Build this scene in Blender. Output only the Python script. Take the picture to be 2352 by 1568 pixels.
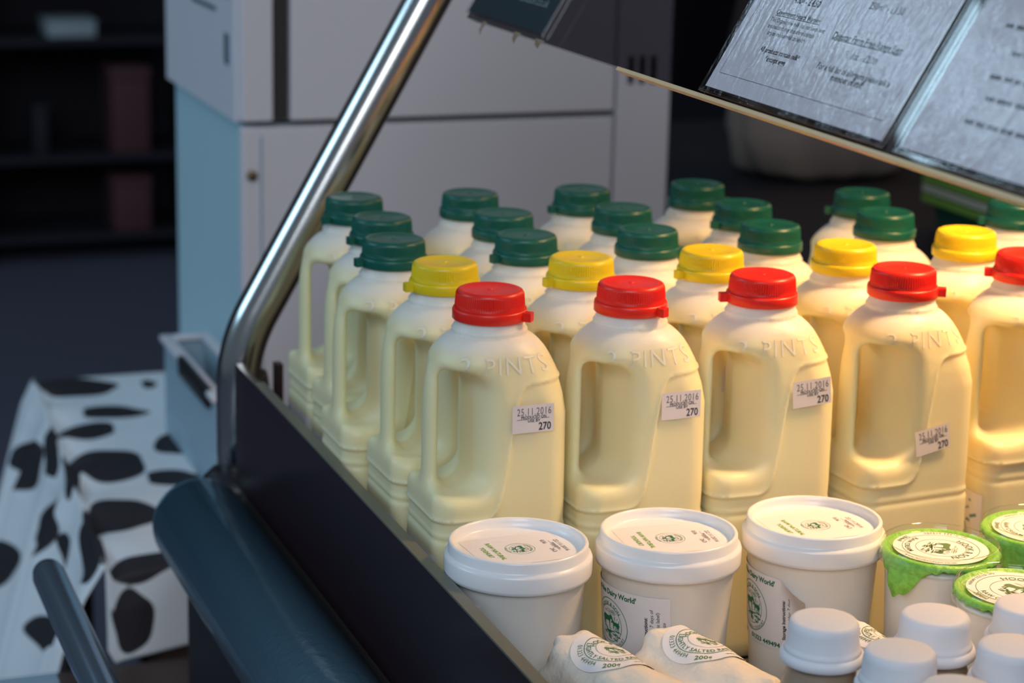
import bpy, bmesh, math, random
import numpy as np
from mathutils import Matrix, Vector
for o in list(bpy.data.objects):
    bpy.data.objects.remove(o)
scene = bpy.context.scene
COL = scene.collection
PI = math.pi
R = math.radians

# ------------------------------------------------------------------ camera
cd = bpy.data.cameras.new('camera'); cam = bpy.data.objects.new('camera', cd); COL.objects.link(cam)
scene.camera = cam
cd.sensor_width = 36; cd.lens = 5000 / 2352 * 36
PITCH, ROLL, YAW, CAM_H = 14.44, 1.38, 20.71, 0.52
p_, r_, y_ = R(PITCH), R(ROLL), R(YAW)
fw = Vector((math.sin(y_) * math.cos(p_), math.cos(y_) * math.cos(p_), -math.sin(p_)))
rt = Vector((math.cos(y_), -math.sin(y_), 0)); up = rt.cross(fw)
rt2 = rt * math.cos(r_) + up * math.sin(r_); up2 = up * math.cos(r_) - rt * math.sin(r_)
cam.matrix_world = Matrix(((rt2.x, up2.x, -fw.x, 0), (rt2.y, up2.y, -fw.y, 0), (rt2.z, up2.z, -fw.z, CAM_H), (0, 0, 0, 1)))
cd.clip_start = 0.02; cd.clip_end = 60
cd.dof.use_dof = True; cd.dof.focus_distance = 1.18; cd.dof.aperture_fstop = 8.5

# ------------------------------------------------------------------ world, lights, exposure
w = bpy.data.worlds.new('world'); scene.world = w; w.use_nodes = True
bg = w.node_tree.nodes['Background']
bg.inputs['Color'].default_value = (0.50, 0.66, 0.86, 1); bg.inputs['Strength'].default_value = 0.17

def area(name, loc, target, size, power, color, size_y=None, spread=None):
    l = bpy.data.lights.new(name, 'AREA'); l.energy = power; l.color = color
    l.shape = 'RECTANGLE'; l.size = size; l.size_y = size_y or size
    if spread: l.spread = spread
    o = bpy.data.objects.new(name, l); COL.objects.link(o); o.location = loc
    o.rotation_euler = (Vector(target) - Vector(loc)).to_track_quat('-Z', 'Y').to_euler()
    return o
def spot(name, loc, target, power, color, angle, blend, radius):
    l = bpy.data.lights.new(name, 'SPOT'); l.energy = power; l.color = color
    l.spot_size = R(angle); l.spot_blend = blend; l.shadow_soft_size = radius
    o = bpy.data.objects.new(name, l); COL.objects.link(o); o.location = loc
    o.rotation_euler = (Vector(target) - Vector(loc)).to_track_quat('-Z', 'Y').to_euler()
    return o
# market hall window far behind on the left (cool), overhead hall light, warm display lamp above the milk
area('skylight', (-1.22, 5.1, 2.42), (0.52, 0.86, 0.40), 0.46, 4.0, (0.55, 0.80, 1.0), 0.36)
area('window_light', (-3.0, 2.4, 1.9), (0.4, 1.6, 0.0), 1.6, 33, (0.45, 0.74, 1.0), 1.2)
area('hall_light', (-1.3, -2.6, 2.6), (0.7, 1.6, 0.0), 2.2, 92, (0.80, 0.88, 1.0))
area('warm_fill', (2.3, 2.3, 0.9), (0.6, 1.3, 0.2), 0.5, 5, (1.0, 0.55, 0.22), 1.1)  # added warm fill, unseen, for orange on the post and bottle sides
spot('display_lamp', (0.885, 1.04, 0.575), (0.77, 1.12, 0.1), 20.5, (1.0, 0.585, 0.26), 98, 1.0, 0.04)
scene.view_settings.view_transform = 'Standard'
scene.view_settings.look = 'None'
scene.view_settings.exposure = 0.0
scene.view_settings.gamma = 1.0
scene.view_settings.use_curve_mapping = False
cy = scene.cycles
cy.use_adaptive_sampling = True; cy.adaptive_threshold = 0.02; cy.adaptive_min_samples = 16
cy.use_denoising = True
cy.max_bounces = 7; cy.diffuse_bounces = 4; cy.glossy_bounces = 3; cy.transmission_bounces = 4
cy.transparent_max_bounces = 8; cy.sample_clamp_indirect = 6; cy.caustics_reflective = False; cy.caustics_refractive = False

# ------------------------------------------------------------------ materials
def mat(name, color, rough=0.5, metal=0.0, sss=0.0, sss_r=(1, 0.6, 0.35), sss_s=0.01, coat=0.0, trans=0.0, spec=0.5,
        noise=None, bump=None, emit=None, sheen=0):
    m = bpy.data.materials.new(name); m.use_nodes = True
    nt = m.node_tree; b = nt.nodes['Principled BSDF']
    b.inputs['Base Color'].default_value = (*color, 1); b.inputs['Roughness'].default_value = rough
    b.inputs['Metallic'].default_value = metal; b.inputs['Specular IOR Level'].default_value = spec
    if sss:
        b.inputs['Subsurface Weight'].default_value = sss; b.inputs['Subsurface Radius'].default_value = sss_r
        b.inputs['Subsurface Scale'].default_value = sss_s
    b.inputs['Coat Weight'].default_value = coat
    b.inputs['Transmission Weight'].default_value = trans
    if emit:
        b.inputs['Emission Color'].default_value = (*emit[0], 1); b.inputs['Emission Strength'].default_value = emit[1]
    tc = nt.nodes.new('ShaderNodeTexCoord')
    if noise:   # (scale, amount): object-space colour variation
        n = nt.nodes.new('ShaderNodeTexNoise'); n.inputs['Scale'].default_value = noise[0]; n.inputs['Detail'].default_value = 4
        nt.links.new(tc.outputs['Object'], n.inputs['Vector'])
        mx = nt.nodes.new('ShaderNodeMix'); mx.data_type = 'RGBA'
        mx.inputs['A'].default_value = (*[c * (1 - noise[1]) for c in color], 1)
        mx.inputs['B'].default_value = (*[min(1, c * (1 + noise[1])) for c in color], 1)
        nt.links.new(n.outputs['Fac'], mx.inputs['Factor']); nt.links.new(mx.outputs['Result'], b.inputs['Base Color'])
    if bump:    # (scale, strength)
        n = nt.nodes.new('ShaderNodeTexNoise'); n.inputs['Scale'].default_value = bump[0]; n.inputs['Detail'].default_value = 3
        nt.links.new(tc.outputs['Object'], n.inputs['Vector'])
        bp = nt.nodes.new('ShaderNodeBump'); bp.inputs['Strength'].default_value = bump[1]; bp.inputs['Distance'].default_value = 0.002
        nt.links.new(n.outputs['Fac'], bp.inputs['Height']); nt.links.new(bp.outputs['Normal'], b.inputs['Normal'])
    return m

def clear_mat(name, tint, gloss_rough=0.05, ior=1.45, bump=None, gloss=(1, 1, 1)):
    m = bpy.data.materials.new(name); m.use_nodes = True; nt = m.node_tree
    for n in list(nt.nodes): nt.nodes.remove(n)
    out = nt.nodes.new('ShaderNodeOutputMaterial'); t = nt.nodes.new('ShaderNodeBsdfTransparent')
    g = nt.nodes.new('ShaderNodeBsdfGlossy'); mx = nt.nodes.new('ShaderNodeMixShader'); fr = nt.nodes.new('ShaderNodeFresnel')
    t.inputs['Color'].default_value = (*tint, 1); g.inputs['Roughness'].default_value = gloss_rough
    g.inputs['Color'].default_value = (*gloss, 1); 
    # same reflectance from both sides of the thin sheet
    ge = nt.nodes.new('ShaderNodeNewGeometry'); mi = nt.nodes.new('ShaderNodeMix')
    mi.inputs['A'].default_value = ior; mi.inputs['B'].default_value = 1 / ior
    nt.links.new(ge.outputs['Backfacing'], mi.inputs['Factor']); nt.links.new(mi.outputs['Result'], fr.inputs['IOR'])
    nt.links.new(fr.outputs[0], mx.inputs[0]); nt.links.new(t.outputs[0], mx.inputs[1]); nt.links.new(g.outputs[0], mx.inputs[2])
    nt.links.new(mx.outputs[0], out.inputs['Surface'])
    if bump:
        tc = nt.nodes.new('ShaderNodeTexCoord'); n = nt.nodes.new('ShaderNodeTexNoise'); n.inputs['Scale'].default_value = bump[0]
        n.inputs['Detail'].default_value = 5
        mp = nt.nodes.new('ShaderNodeMapping'); mp.inputs['Scale'].default_value = (1, 1, 0.35)
        nt.links.new(tc.outputs['Object'], mp.inputs['Vector']); nt.links.new(mp.outputs['Vector'], n.inputs['Vector'])
        bp = nt.nodes.new('ShaderNodeBump'); bp.inputs['Strength'].default_value = bump[1]; bp.inputs['Distance'].default_value = 0.002
        nt.links.new(n.outputs['Fac'], bp.inputs['Height']); nt.links.new(bp.outputs['Normal'], g.inputs['Normal'])
        nt.links.new(bp.outputs['Normal'], fr.inputs['Normal'])
    return m

def milk_mat():
    m = mat('milk_plastic', (0.88, 0.83, 0.62), rough=0.42, sss=0.75, sss_r=(1.0, 0.72, 0.34), sss_s=0.011, spec=0.35)
    nt = m.node_tree; b = nt.nodes['Principled BSDF']
    tc = nt.nodes.new('ShaderNodeTexCoord'); sx = nt.nodes.new('ShaderNodeSeparateXYZ'); nt.links.new(tc.outputs['Object'], sx.inputs[0])
    mr = nt.nodes.new('ShaderNodeMapRange'); mr.inputs['From Min'].default_value = 0.198; mr.inputs['From Max'].default_value = 0.206
    nt.links.new(sx.outputs['Z'], mr.inputs['Value'])
    mx = nt.nodes.new('ShaderNodeMix'); mx.data_type = 'RGBA'
    mx.inputs['A'].default_value = (0.89, 0.80, 0.49, 1); mx.inputs['B'].default_value = (0.84, 0.80, 0.70, 1)
    nt.links.new(mr.outputs['Result'], mx.inputs['Factor']); nt.links.new(mx.outputs['Result'], b.inputs['Base Color'])
    return m
M = {}
M['milk'] = milk_mat()
M['emboss'] = mat('raised_plastic', (0.86, 0.82, 0.63), rough=0.42)
M['red'] = mat('red_cap', (0.86, 0.020, 0.008), 0.38, sss=0.15, sss_r=(1, .2, .1), sss_s=.003)
M['yellow'] = mat('yellow_cap', (0.82, 0.62, 0.010), 0.38, sss=0.15, sss_r=(1, .7, .1), sss_s=.003)
M['green'] = mat('green_cap', (0.003, 0.100, 0.070), 0.36)
M['tub'] = mat('white_tub', (0.86, 0.83, 0.76), 0.33, sss=0.4, sss_r=(1, .8, .6), sss_s=.006)
M['lid'] = mat('white_lid', (0.87, 0.86, 0.85), 0.25, sss=0.15, sss_r=(1, .8, .7), sss_s=.003)
M['paper'] = mat('paper_label', (0.84, 0.80, 0.79), 0.55)
M['sticker'] = mat('date_sticker_paper', (0.80, 0.72, 0.70), 0.6)
M['ink'] = mat('black_ink', (0.035, 0.032, 0.035), 0.6)
M['ink_grey'] = mat('grey_ink', (0.16, 0.12, 0.13), 0.6)
M['ink_green'] = mat('green_ink', (0.015, 0.17, 0.065), 0.6)
M['ink_lime'] = mat('lime_ink', (0.20, 0.42, 0.03), 0.6)
M['ink_olive'] = mat('olive_ink', (0.10, 0.20, 0.06), 0.6)
M['ink_blue'] = mat('blue_ink', (0.16, 0.30, 0.34), 0.6)
M['seal'] = mat('green_foil', (0.24, 0.60, 0.08), 0.35, bump=(260, 0.35), noise=(350, 0.4), sss=.2, sss_s=.003)
M['clear'] = clear_mat('clear_plastic', (0.985, 0.99, 0.98), 0.06, 1.4)
M['cap_white'] = mat('white_cap', (0.80, 0.80, 0.83), 0.55, sss=0.2, sss_s=.003)
M['shake'] = mat('milkshake', (0.34, 0.26, 0.18), 0.35, sss=0.4, sss_s=.006)
M['wrap'] = mat('butter_paper', (0.85, 0.75, 0.62), 0.45, sss=0.2, sss_s=.003, bump=(110, 0.9))
M['steel'] = mat('polished_steel', (0.62, 0.60, 0.56), 0.20, 1.0)
M['rail'] = mat('painted_rail', (0.10, 0.19, 0.25), 0.22, 0.3, bump=(160, 0.25))
M['rail2'] = mat('blue_grey_tube', (0.36, 0.46, 0.56), 0.22, 0.8)
M['black'] = mat('black_plastic', (0.010, 0.009, 0.012), 0.45)
M['acrylic'] = mat('black_acrylic', (0.026, 0.014, 0.018), 0.22, bump=(25, 0.05))
M['edge'] = mat('acrylic_edge', (0.13, 0.13, 0.10), 0.35)
M['mat'] = mat('dark_mat', (0.03, 0.028, 0.025), 0.7, bump=(600, 0.8), noise=(300, 0.6))
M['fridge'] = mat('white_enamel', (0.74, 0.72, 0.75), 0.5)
M['fridge_cool_lit'] = mat('white_enamel_cool_lit', (0.50, 0.71, 0.77), 0.5)  # same white enamel, bluish light from the left put into its colour
M['dark'] = mat('dark_gap', (0.03, 0.028, 0.028), 0.6)
M['brass'] = mat('dull_brass', (0.14, 0.10, 0.05), 0.4, 0.8)
M['glass'] = clear_mat('smoked_glass', (0.42, 0.41, 0.44), 0.03, 1.45)
M['sleeve'] = clear_mat('plastic_sleeve', (0.93, 0.94, 0.95), 0.08, 1.45, bump=(260, 0.22))
M['sheet'] = mat('printed_sheet', (0.84, 0.76, 0.78), 0.6)
M['sheet_dark'] = mat('dark_sheet', (0.015, 0.03, 0.035), 0.5)
M['ink_white'] = mat('white_ink', (0.35, 0.42, 0.40), 0.6)
M['edge_glow'] = mat('glass_edge_glow', (0.88, 0.62, 0.34), 0.3, sss=.5, sss_s=.004)  # orange lamp glow in the glass edge, put into the base colour
M['wood'] = mat('brown_board', (0.065, 0.042, 0.036), 0.6, noise=(20, 0.3))
M['crate_green'] = mat('dark_green_crate', (0.012, 0.07, 0.045), 0.5)
M['rim_green'] = mat('light_green_rim', (0.16, 0.33, 0.05), 0.45)
M['rim_white'] = mat('pale_rim', (0.42, 0.44, 0.36), 0.45)
M['sack'] = mat('grey_brown_cloth', (0.24, 0.20, 0.17), 0.9, noise=(8, 0.25))
M['bin'] = mat('pale_blue_bin', (0.33, 0.46, 0.54), 0.5)
M['floor'] = mat('hall_floor', (0.12, 0.12, 0.165), 0.55, noise=(1.2, 0.2))
M['wall'] = mat('hall_wall', (0.010, 0.007, 0.012), 0.8)  # shade at the back of the hall put into the wall colour
M['shelf'] = mat('far_shelving', (0.014, 0.012, 0.020), 0.7)
M['redbox'] = mat('faded_red_crate', (0.10, 0.035, 0.040), 0.7)
M['palebox'] = mat('pale_card', (0.40, 0.48, 0.50), 0.6)
M['counter'] = mat('dark_counter', (0.012, 0.011, 0.016), 0.5)
M['greenbox'] = mat('green_box', (0.02, 0.20, 0.09), 0.5)
M['tape'] = mat('old_tape', (0.30, 0.22, 0.14), 0.6)

def cow_mat():
    m = mat('cow_print_cloth', (0.7, 0.7, 0.7), 0.62)
    nt = m.node_tree; b = nt.nodes['Principled BSDF']
    at = nt.nodes.new('ShaderNodeAttribute'); at.attribute_name = 'patch'
    cr = nt.nodes.new('ShaderNodeValToRGB')
    cr.color_ramp.elements[0].position = 0.46; cr.color_ramp.elements[0].color = (0.82, 0.86, 0.88, 1)
    cr.color_ramp.elements[1].position = 0.54; cr.color_ramp.elements[1].color = (0.022, 0.018, 0.022, 1)
    nt.links.new(at.outputs['Fac'], cr.inputs[0]); nt.links.new(cr.outputs[0], b.inputs['Base Color'])
    return m
# black hide patches of the cloth: centre (across, along), half-lengths, turn
PATCH = [(0.05, 0.585, 0.052, 0.034, 2.86), (0.077, 0.473, 0.044, 0.021, 2.88), (0.033, 0.415, 0.039, 0.03, 2.72), (-0.014, 0.37, 0.057, 0.014, 1.44), (0.04, 0.297, 0.051, 0.042, 1.68),
         (-0.001, 0.269, 0.058, 0.008, 1.47), (0.127, 0.346, 0.042, 0.025, 1.37), (0.1, 0.231, 0.032, 0.023, 2.79), (0.03, 0.139, 0.047, 0.033, 1.54), (-0.013, 0.066, 0.064, 0.016, 1.47),
         (0.032, 0.012, 0.034, 0.022, 3.1), (0.018, -0.042, 0.026, 0.019, 1.68), (-0.057, 0.474, 0.082, 0.03, 1.88), (-0.176, 0.476, 0.087, 0.032, 2.02), (-0.061, 0.266, 0.074, 0.028, 1.93),
         (-0.047, 0.162, 0.036, 0.015, 1.44), (-0.124, 0.146, 0.065, 0.019, 1.86), (0.142, 0.572, 0.016, 0.011, 1.43)]
def patch_value(s, t):
    best = 0
    for k, (cs, ct, a, b, g) in enumerate(PATCH):
        ds, dt = s - cs, t - ct
        u = (ds * math.cos(g) + dt * math.sin(g)) / a; v = (-ds * math.sin(g) + dt * math.cos(g)) / b
        th = math.atan2(v, u); r = math.hypot(u, v) * (1 + .10 * math.sin(2 * th + k) + .07 * math.sin(3 * th + 2 * k) + .04 * math.sin(5 * th + k))
        best = max(best, min(1, max(0, .5 + (1 - r) * 1.6)))
    return best
M['cow'] = cow_mat()

# ------------------------------------------------------------------ helpers
def mesh(name, V, F, m, smooth=True):
    me = bpy.data.meshes.new(name); me.from_pydata([tuple(map(float, v)) for v in V], [], [tuple(map(int, f)) for f in F])
    if smooth and len(me.polygons):
        me.polygons.foreach_set('use_smooth', [True] * len(me.polygons))
    me.materials.append(m); me.update(); return me
def link(name, me, parent=None, loc=None, rotz=None):
    o = bpy.data.objects.new(name, me); COL.objects.link(o)
    if parent: o.parent = parent
    if loc: o.location = loc
    if rotz is not None: o.rotation_euler = (0, 0, rotz)
    return o
def obj(name, V, F, m, parent=None, smooth=True, sharp=None):
    me = mesh(name, V, F, m, smooth)
    o = link(name, me, parent)
    if sharp:
        try: me.set_sharp_from_angle(angle=R(sharp))
        except Exception: pass
    return o
def empty(name, loc=(0, 0, 0), rotz=0):
    o = bpy.data.objects.new(name, None); COL.objects.link(o); o.location = loc; o.rotation_euler = (0, 0, rotz)
    o.empty_display_size = 0.02; return o
def tag(o, label, cat, group=None, kind=None):
    o['label'] = label
    if cat: o['category'] = cat
    if group: o['group'] = group
    if kind: o['kind'] = kind
    return o
def merge(parts):
    V, F = [], []
    for v, f in parts:
        n = len(V); V += [tuple(q) for q in v]; F += [tuple(i + n for i in g) for g in f]
    return V, F
def box(x0, x1, y0, y1, z0, z1, bev=0.0, seg=2):
    bm = bmesh.new(); bmesh.ops.create_cube(bm, size=1)
    for v in bm.verts:
        v.co = Vector(((x0 + x1) / 2 + v.co.x * (x1 - x0), (y0 + y1) / 2 + v.co.y * (y1 - y0), (z0 + z1) / 2 + v.co.z * (z1 - z0)))
    if bev: bmesh.ops.bevel(bm, geom=bm.edges[:], offset=bev, segments=seg, affect='EDGES', profile=0.6)
    bm.verts.index_update(); V = [tuple(v.co) for v in bm.verts]; F = [[v.index for v in f.verts] for f in bm.faces]; bm.free()
    return V, F
def lathe(prof, n=64, cx=0, cy=0, rad_fn=None):
    V, F = [], []
    k = len(prof)
    for i in range(n):
        a = 2 * PI * i / n
        for j, (r, z) in enumerate(prof):
            rr = r + (rad_fn(a, j, r, z) if rad_fn else 0)
            V.append((cx + rr * math.cos(a), cy + rr * math.sin(a), z))
    for i in range(n):
        i2 = (i + 1) % n
        for j in range(k - 1):
            F.append((i * k + j, i2 * k + j, i2 * k + j + 1, i * k + j + 1))
    if prof[0][0] > 1e-6: F.append(tuple(i * k for i in range(n))[::-1])
    if prof[-1][0] > 1e-6: F.append(tuple(i * k + k - 1 for i in range(n)))
    return V, F
def sweep(path, rad, n=24, caps=True):
    V, F = [], []; P = [Vector(p) for p in path]
    rads = rad if isinstance(rad, (list, tuple)) else [rad] * len(P)
    T = [(P[min(i + 1, len(P) - 1)] - P[max(i - 1, 0)]).normalized() for i in range(len(P))]
    u = T[0].orthogonal().normalized()
    for i, p in enumerate(P):
        u = (u - T[i] * u.dot(T[i])).normalized(); v = T[i].cross(u)
        for k in range(n):
            a = 2 * PI * k / n; V.append(tuple(p + (u * math.cos(a) + v * math.sin(a)) * rads[i]))
    for i in range(len(P) - 1):
        for k in range(n):
            k2 = (k + 1) % n; F.append((i * n + k, i * n + k2, (i + 1) * n + k2, (i + 1) * n + k))
    if caps:
        F.append(tuple(range(n))[::-1]); F.append(tuple((len(P) - 1) * n + k for k in range(n)))
    return V, F

# ---- text as flat 2D polygons
_tc = {}
def text2d(s, bold=0.0, spacing=1.0):
    key = (s, bold, spacing)
    if key in _tc: return _tc[key]
    cu = bpy.data.curves.new('t', 'FONT'); cu.body = s; cu.size = 1; cu.resolution_u = 3; cu.offset = bold; cu.space_character = spacing
    o = bpy.data.objects.new('t', cu); COL.objects.link(o); bpy.context.view_layer.update()
    me = bpy.data.meshes.new_from_object(o.evaluated_get(bpy.context.evaluated_depsgraph_get()))
    V = np.array([v.co[:2] for v in me.vertices]).reshape(-1, 2); F = [tuple(p.vertices) for p in me.polygons]
    bpy.data.objects.remove(o); bpy.data.curves.remove(cu); bpy.data.meshes.remove(me)
    if len(V):
        V = V - [(V[:, 0].min() + V[:, 0].max()) / 2, 0.35]
    _tc[key] = (V, F); return V, F
def text_at(s, x, y, h=None, width=None, rot=0, bold=0.0, spacing=1.0, squash=1.0):
    V, F = text2d(s, bold, spacing)
    if not len(V): return ([], [])
    wd = V[:, 0].max() - V[:, 0].min(); sc = (width / wd) if width else h / 0.72
    sy = (h / 0.72) if (h and width) else sc
    P = V * [sc, sy * squash]
    c, s_ = math.cos(rot), math.sin(rot)
    return np.stack([x + P[:, 0] * c - P[:, 1] * s_, y + P[:, 0] * s_ + P[:, 1] * c], -1), F
def arc_text(s, rad, mid, h, bottom=False, bold=0.0, stretch=1.0, spacing=1.05):
    V, F = text2d(s, bold, spacing); sc = h / 0.72; P = V * sc
    if bottom:
        a = mid + P[:, 0] * stretch / rad; rr = rad - P[:, 1]
    else:
        a = mid - P[:, 0] * stretch / rad; rr = rad + P[:, 1]
    return np.stack([rr * np.cos(a), rr * np.sin(a)], -1), F
def ring2d(r0, r1, n=72, sx=1, sy=1):
    V = []; F = []
    for i in range(n):
        a = 2 * PI * i / n; V += [(r0 * math.cos(a) * sx, r0 * math.sin(a) * sy), (r1 * math.cos(a) * sx, r1 * math.sin(a) * sy)]
    for i in range(n):
        j = (i + 1) % n; F.append((2 * i, 2 * i + 1, 2 * j + 1, 2 * j))
    return V, F
def stroke2d(x0, y0, x1, y1, wd):
    d = Vector((x1 - x0, y1 - y0)); n = Vector((-d.y, d.x)).normalized() * wd / 2
    return [(x0 - n.x, y0 - n.y), (x1 - n.x, y1 - n.y), (x1 + n.x, y1 + n.y), (x0 + n.x, y0 + n.y)], [(0, 1, 2, 3)]
def xf2(vf, s, ox=0, oy=0, rot=0):
    V, F = vf; c, n = math.cos(rot), math.sin(rot)
    return [(ox + s * (v[0] * c - v[1] * n), oy + s * (v[0] * n + v[1] * c)) for v in V], F
def tri_poly(pts):
    # fan-free polygon fill through bmesh
    bm = bmesh.new(); vs = [bm.verts.new((x, y, 0)) for x, y in pts]; f = bm.faces.new(vs)
    bmesh.ops.triangulate(bm, faces=[f]); bm.verts.index_update()
    V = [(v.co.x, v.co.y) for v in bm.verts]; F = [tuple(v.index for v in g.verts) for g in bm.faces]; bm.free(); return V, F
COW = [(-.50, .20), (-.46, .26), (-.30, .27), (-.05, .24), (.20, .27), (.30, .33), (.34, .42), (.40, .36), (.50, .34), (.56, .22), (.62, .10),
       (.56, .04), (.46, .10), (.38, .12), (.33, .02), (.31, -.10), (.30, -.30), (.30, -.46), (.23, -.46), (.22, -.30), (.18, -.12), (.05, -.08),
       (-.15, -.12), (-.22, -.10), (-.25, -.28), (-.26, -.46), (-.33, -.46), (-.34, -.28), (-.36, -.10), (-.42, -.30), (-.44, -.46), (-.50, -.46), (-.50, -.20), (-.54, .0), (-.60, -.16), (-.58, .10)]
rnd = random.Random(5)
def cow_scene():
    P = [xf2(tri_poly(COW), .62, -.16, .12), xf2(tri_poly([(-x, y) for x, y in COW][::-1]), .42, .36, .02)]
    for i in range(46):
        a = rnd.uniform(-.62, .62); b = rnd.uniform(-.56, -.18)
        if a * a + b * b > .42: continue
        P.append(stroke2d(a, b, a + rnd.uniform(.06, .22), b + rnd.uniform(-.08, .02), rnd.uniform(.02, .055)))
    for i in range(26):
        a = rnd.uniform(.25, .6); b = rnd.uniform(-.3, .25)
        P.append(stroke2d(a, b, a + rnd.uniform(-.05, .05), b + rnd.uniform(.04, .12), .02))
    for i in range(12):
        a = rnd.uniform(-.5, .3); b = rnd.uniform(.38, .56); P.append(stroke2d(a, b, a + .2, b + .02, .015))
    return merge(P)
COWS = cow_scene()
def logo(bottom='RAW NATURAL YOGHURT', fine=True):
    P = [ring2d(.975, 1.0), ring2d(.70, .72), COWS]
    P.append(arc_text('HOOK & SON', .78, PI / 2, .155, bold=.01))
    if bottom: P.append(arc_text(bottom, .90, -PI / 2, .115, bottom=True))
    return merge(P)

# surface mapping: 2D artwork -> 3D
def art(name, vf, m, fn, parent, smooth=False):
    V, F = vf; return obj(name, [fn(v[0], v[1]) for v in V], F, m, parent, smooth)
def grid2d(x0, x1, y0, y1, nx, ny, rc=0.0):
    V, F = [], []
    for j in range(ny + 1):
        for i in range(nx + 1):
            V.append((x0 + (x1 - x0) * i / nx, y0 + (y1 - y0) * j / ny))
    for j in range(ny):
        for i in range(nx):
            a = j * (nx + 1) + i; F.append((a, a + 1, a + nx + 2, a + nx + 1))
    return V, F
def disc2d(r, n=64, rings=6, sx=1, sy=1):
    V = [(0, 0)]; F = []
    for k in range(1, rings + 1):
        for i in range(n):
            a = 2 * PI * i / n; V.append((r * k / rings * math.cos(a) * sx, r * k / rings * math.sin(a) * sy))
    for i in range(n): F.append((0, 1 + i, 1 + (i + 1) % n))
    for k in range(1, rings):
        for i in range(n):
            a = 1 + (k - 1) * n; b = 1 + k * n; j = (i + 1) % n; F.append((a + i, b + i, b + j, a + j))
    return V, F
def cyl_fn(rfn, ang0, z0):
    # x runs to the right as seen from outside, ang0 = direction of artwork centre
    def fn(x, y):
        z = z0 + y; r = rfn(z); a = ang0 + x / r
        return (r * math.cos(a), r * math.sin(a), z)
    return fn
def copy_tree(o, parent=None):
    c = o.copy(); COL.objects.link(c)
    if parent: c.parent = parent
    for ch in o.children:
        copy_tree(ch, c)
    return c

# ================================================================== SETTING
def structure(o, label=None):
    o['kind'] = 'structure'
    if label: o['label'] = label
    return o
structure(obj('floor', *box(-6, 9, -3, 8, -0.85, -0.80), M['floor'], smooth=False), 'grey concrete market hall floor')
structure(obj('wall_back', *box(-6, 9, 6.35, 6.5, -0.80, 3.0), M['wall'], smooth=False), 'back wall of the hall with its shade put into a near-black colour')

# far shelving in the dark, upper left
sh = empty('shelving_unit', (1.0, 6.05, -0.8))
P = []
for x in (-0.32, 0.28): P.append(box(x, x + .04, -.12, .2, 0, 1.6))
for z in (0.06, 0.28, 0.60, 0.95, 1.3): P.append(box(-.32, .32, -.12, .2, z, z + .02))
obj('frame', *merge(P), M['shelf'], sh, smooth=False)
tag(sh, 'dark shelving unit standing in the gloom against the back wall', 'shelf')
for i, (x, y, z, dx, dz, m, nm, lab, cat) in enumerate([
    (1.11, 5.99, -0.50, .052, .235, 'redbox', 'storage_crate', 'taller faded red crate on the upper far shelf', 'crate'),
    (1.11, 5.99, -0.72, .052, .15, 'redbox', 'storage_crate', 'short faded red crate on the bottom far shelf', 'crate'),
    (0.955, 5.99, -0.18, .065, .045, 'palebox', 'carton', 'small pale carton at the top left of the dark background', 'box'),
    (0.865, 5.99, -0.50, .02, .14, 'shelf', 'carton', 'dim grey upright carton on the far shelf left of the red crates', 'box')]):
    Pz = {0: -.50, 1: -.72, 2: -.18, 3: -.50}[i]
    c = empty(nm, (x, y, Pz))
    obj('body', *box(-dx, dx, -.05, .1, 0, dz * .9, .004), M[m], c)
    obj('rim', *box(-dx - .003, dx + .003, -.053, .103, dz * .86, dz, .003), M[m], c)
    tag(c, lab, cat)

# ================================================================== FRIDGE / WHITE CABINET
fr = empty('cabinet', (0.49, 2.05, -0.8))
def fl(v): return [(a - .49, b - 2.05, c + .8) for a, b, c in v]
def fobj(name, vf, m, parent=fr, smooth=False): return obj(name, fl(vf[0]), vf[1], m, parent, smooth)
fobj('lower_body', merge([box(.497, .943, 2.066, 2.39, -.76, .188)]), M['fridge_cool_lit'])
fobj('upper_body', merge([box(.487, .943, 2.066, 2.39, .192, 1.05)]), M['fridge'])
lc = fobj('lower_door', box(.490, .880, 2.048, 2.064, -.76, .188, .002), M['fridge'])
lt = fobj('lock', merge([lathe([(.0001, 0), (.005, 0), (.005, .004), (.0001, .006)], 20)]), M['brass'], lc)
lt.location = (.499 - .49, 2.048 - 2.05, .142 + .8); lt.rotation_euler = (R(90), 0, 0); lt.data.transform(Matrix.Translation((.49, 2.05, -.8)))
fobj('seam', box(.5075, .5095, 2.0465, 2.0485, -.7, .18), M['bin'], lc)
fobj('upper_panel', box(.490, .521, 2.048, 2.064, .194, 1.05, .002), M['fridge'])
fobj('upper_door', box(.5385, .880, 2.048, 2.064, .194, 1.05, .002), M['fridge'])
fobj('door_gap_strip', box(.521, .5385, 2.058, 2.066, .194, 1.05), M['dark'])
st = fobj('side_stile', box(.883, .943, 2.048, 2.064, -.76, 1.05, .002), M['fridge'])
for k in range(3): fobj('vent_slot', box(.8945 + .0125 * k, .9005 + .0125 * k, 2.0465, 2.049, .221, .25, .001), M['black'], st)
P = [box(.4855, .4885, 2.14, 2.25, .292, .296), box(.4850, .4885, 2.085, 2.10, .245, .275), box(.4850, .4885, 2.085, 2.10, .31, .335)]
fobj('hinge', merge(P), M['rail2'])
fobj('base_frame', box(.50, .94, 2.07, 2.38, -.80, -.76), M['dark'])
tag(fr, 'tall white enamelled cabinet with lock and vent slots behind the milk bottles', 'cabinet')

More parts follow.
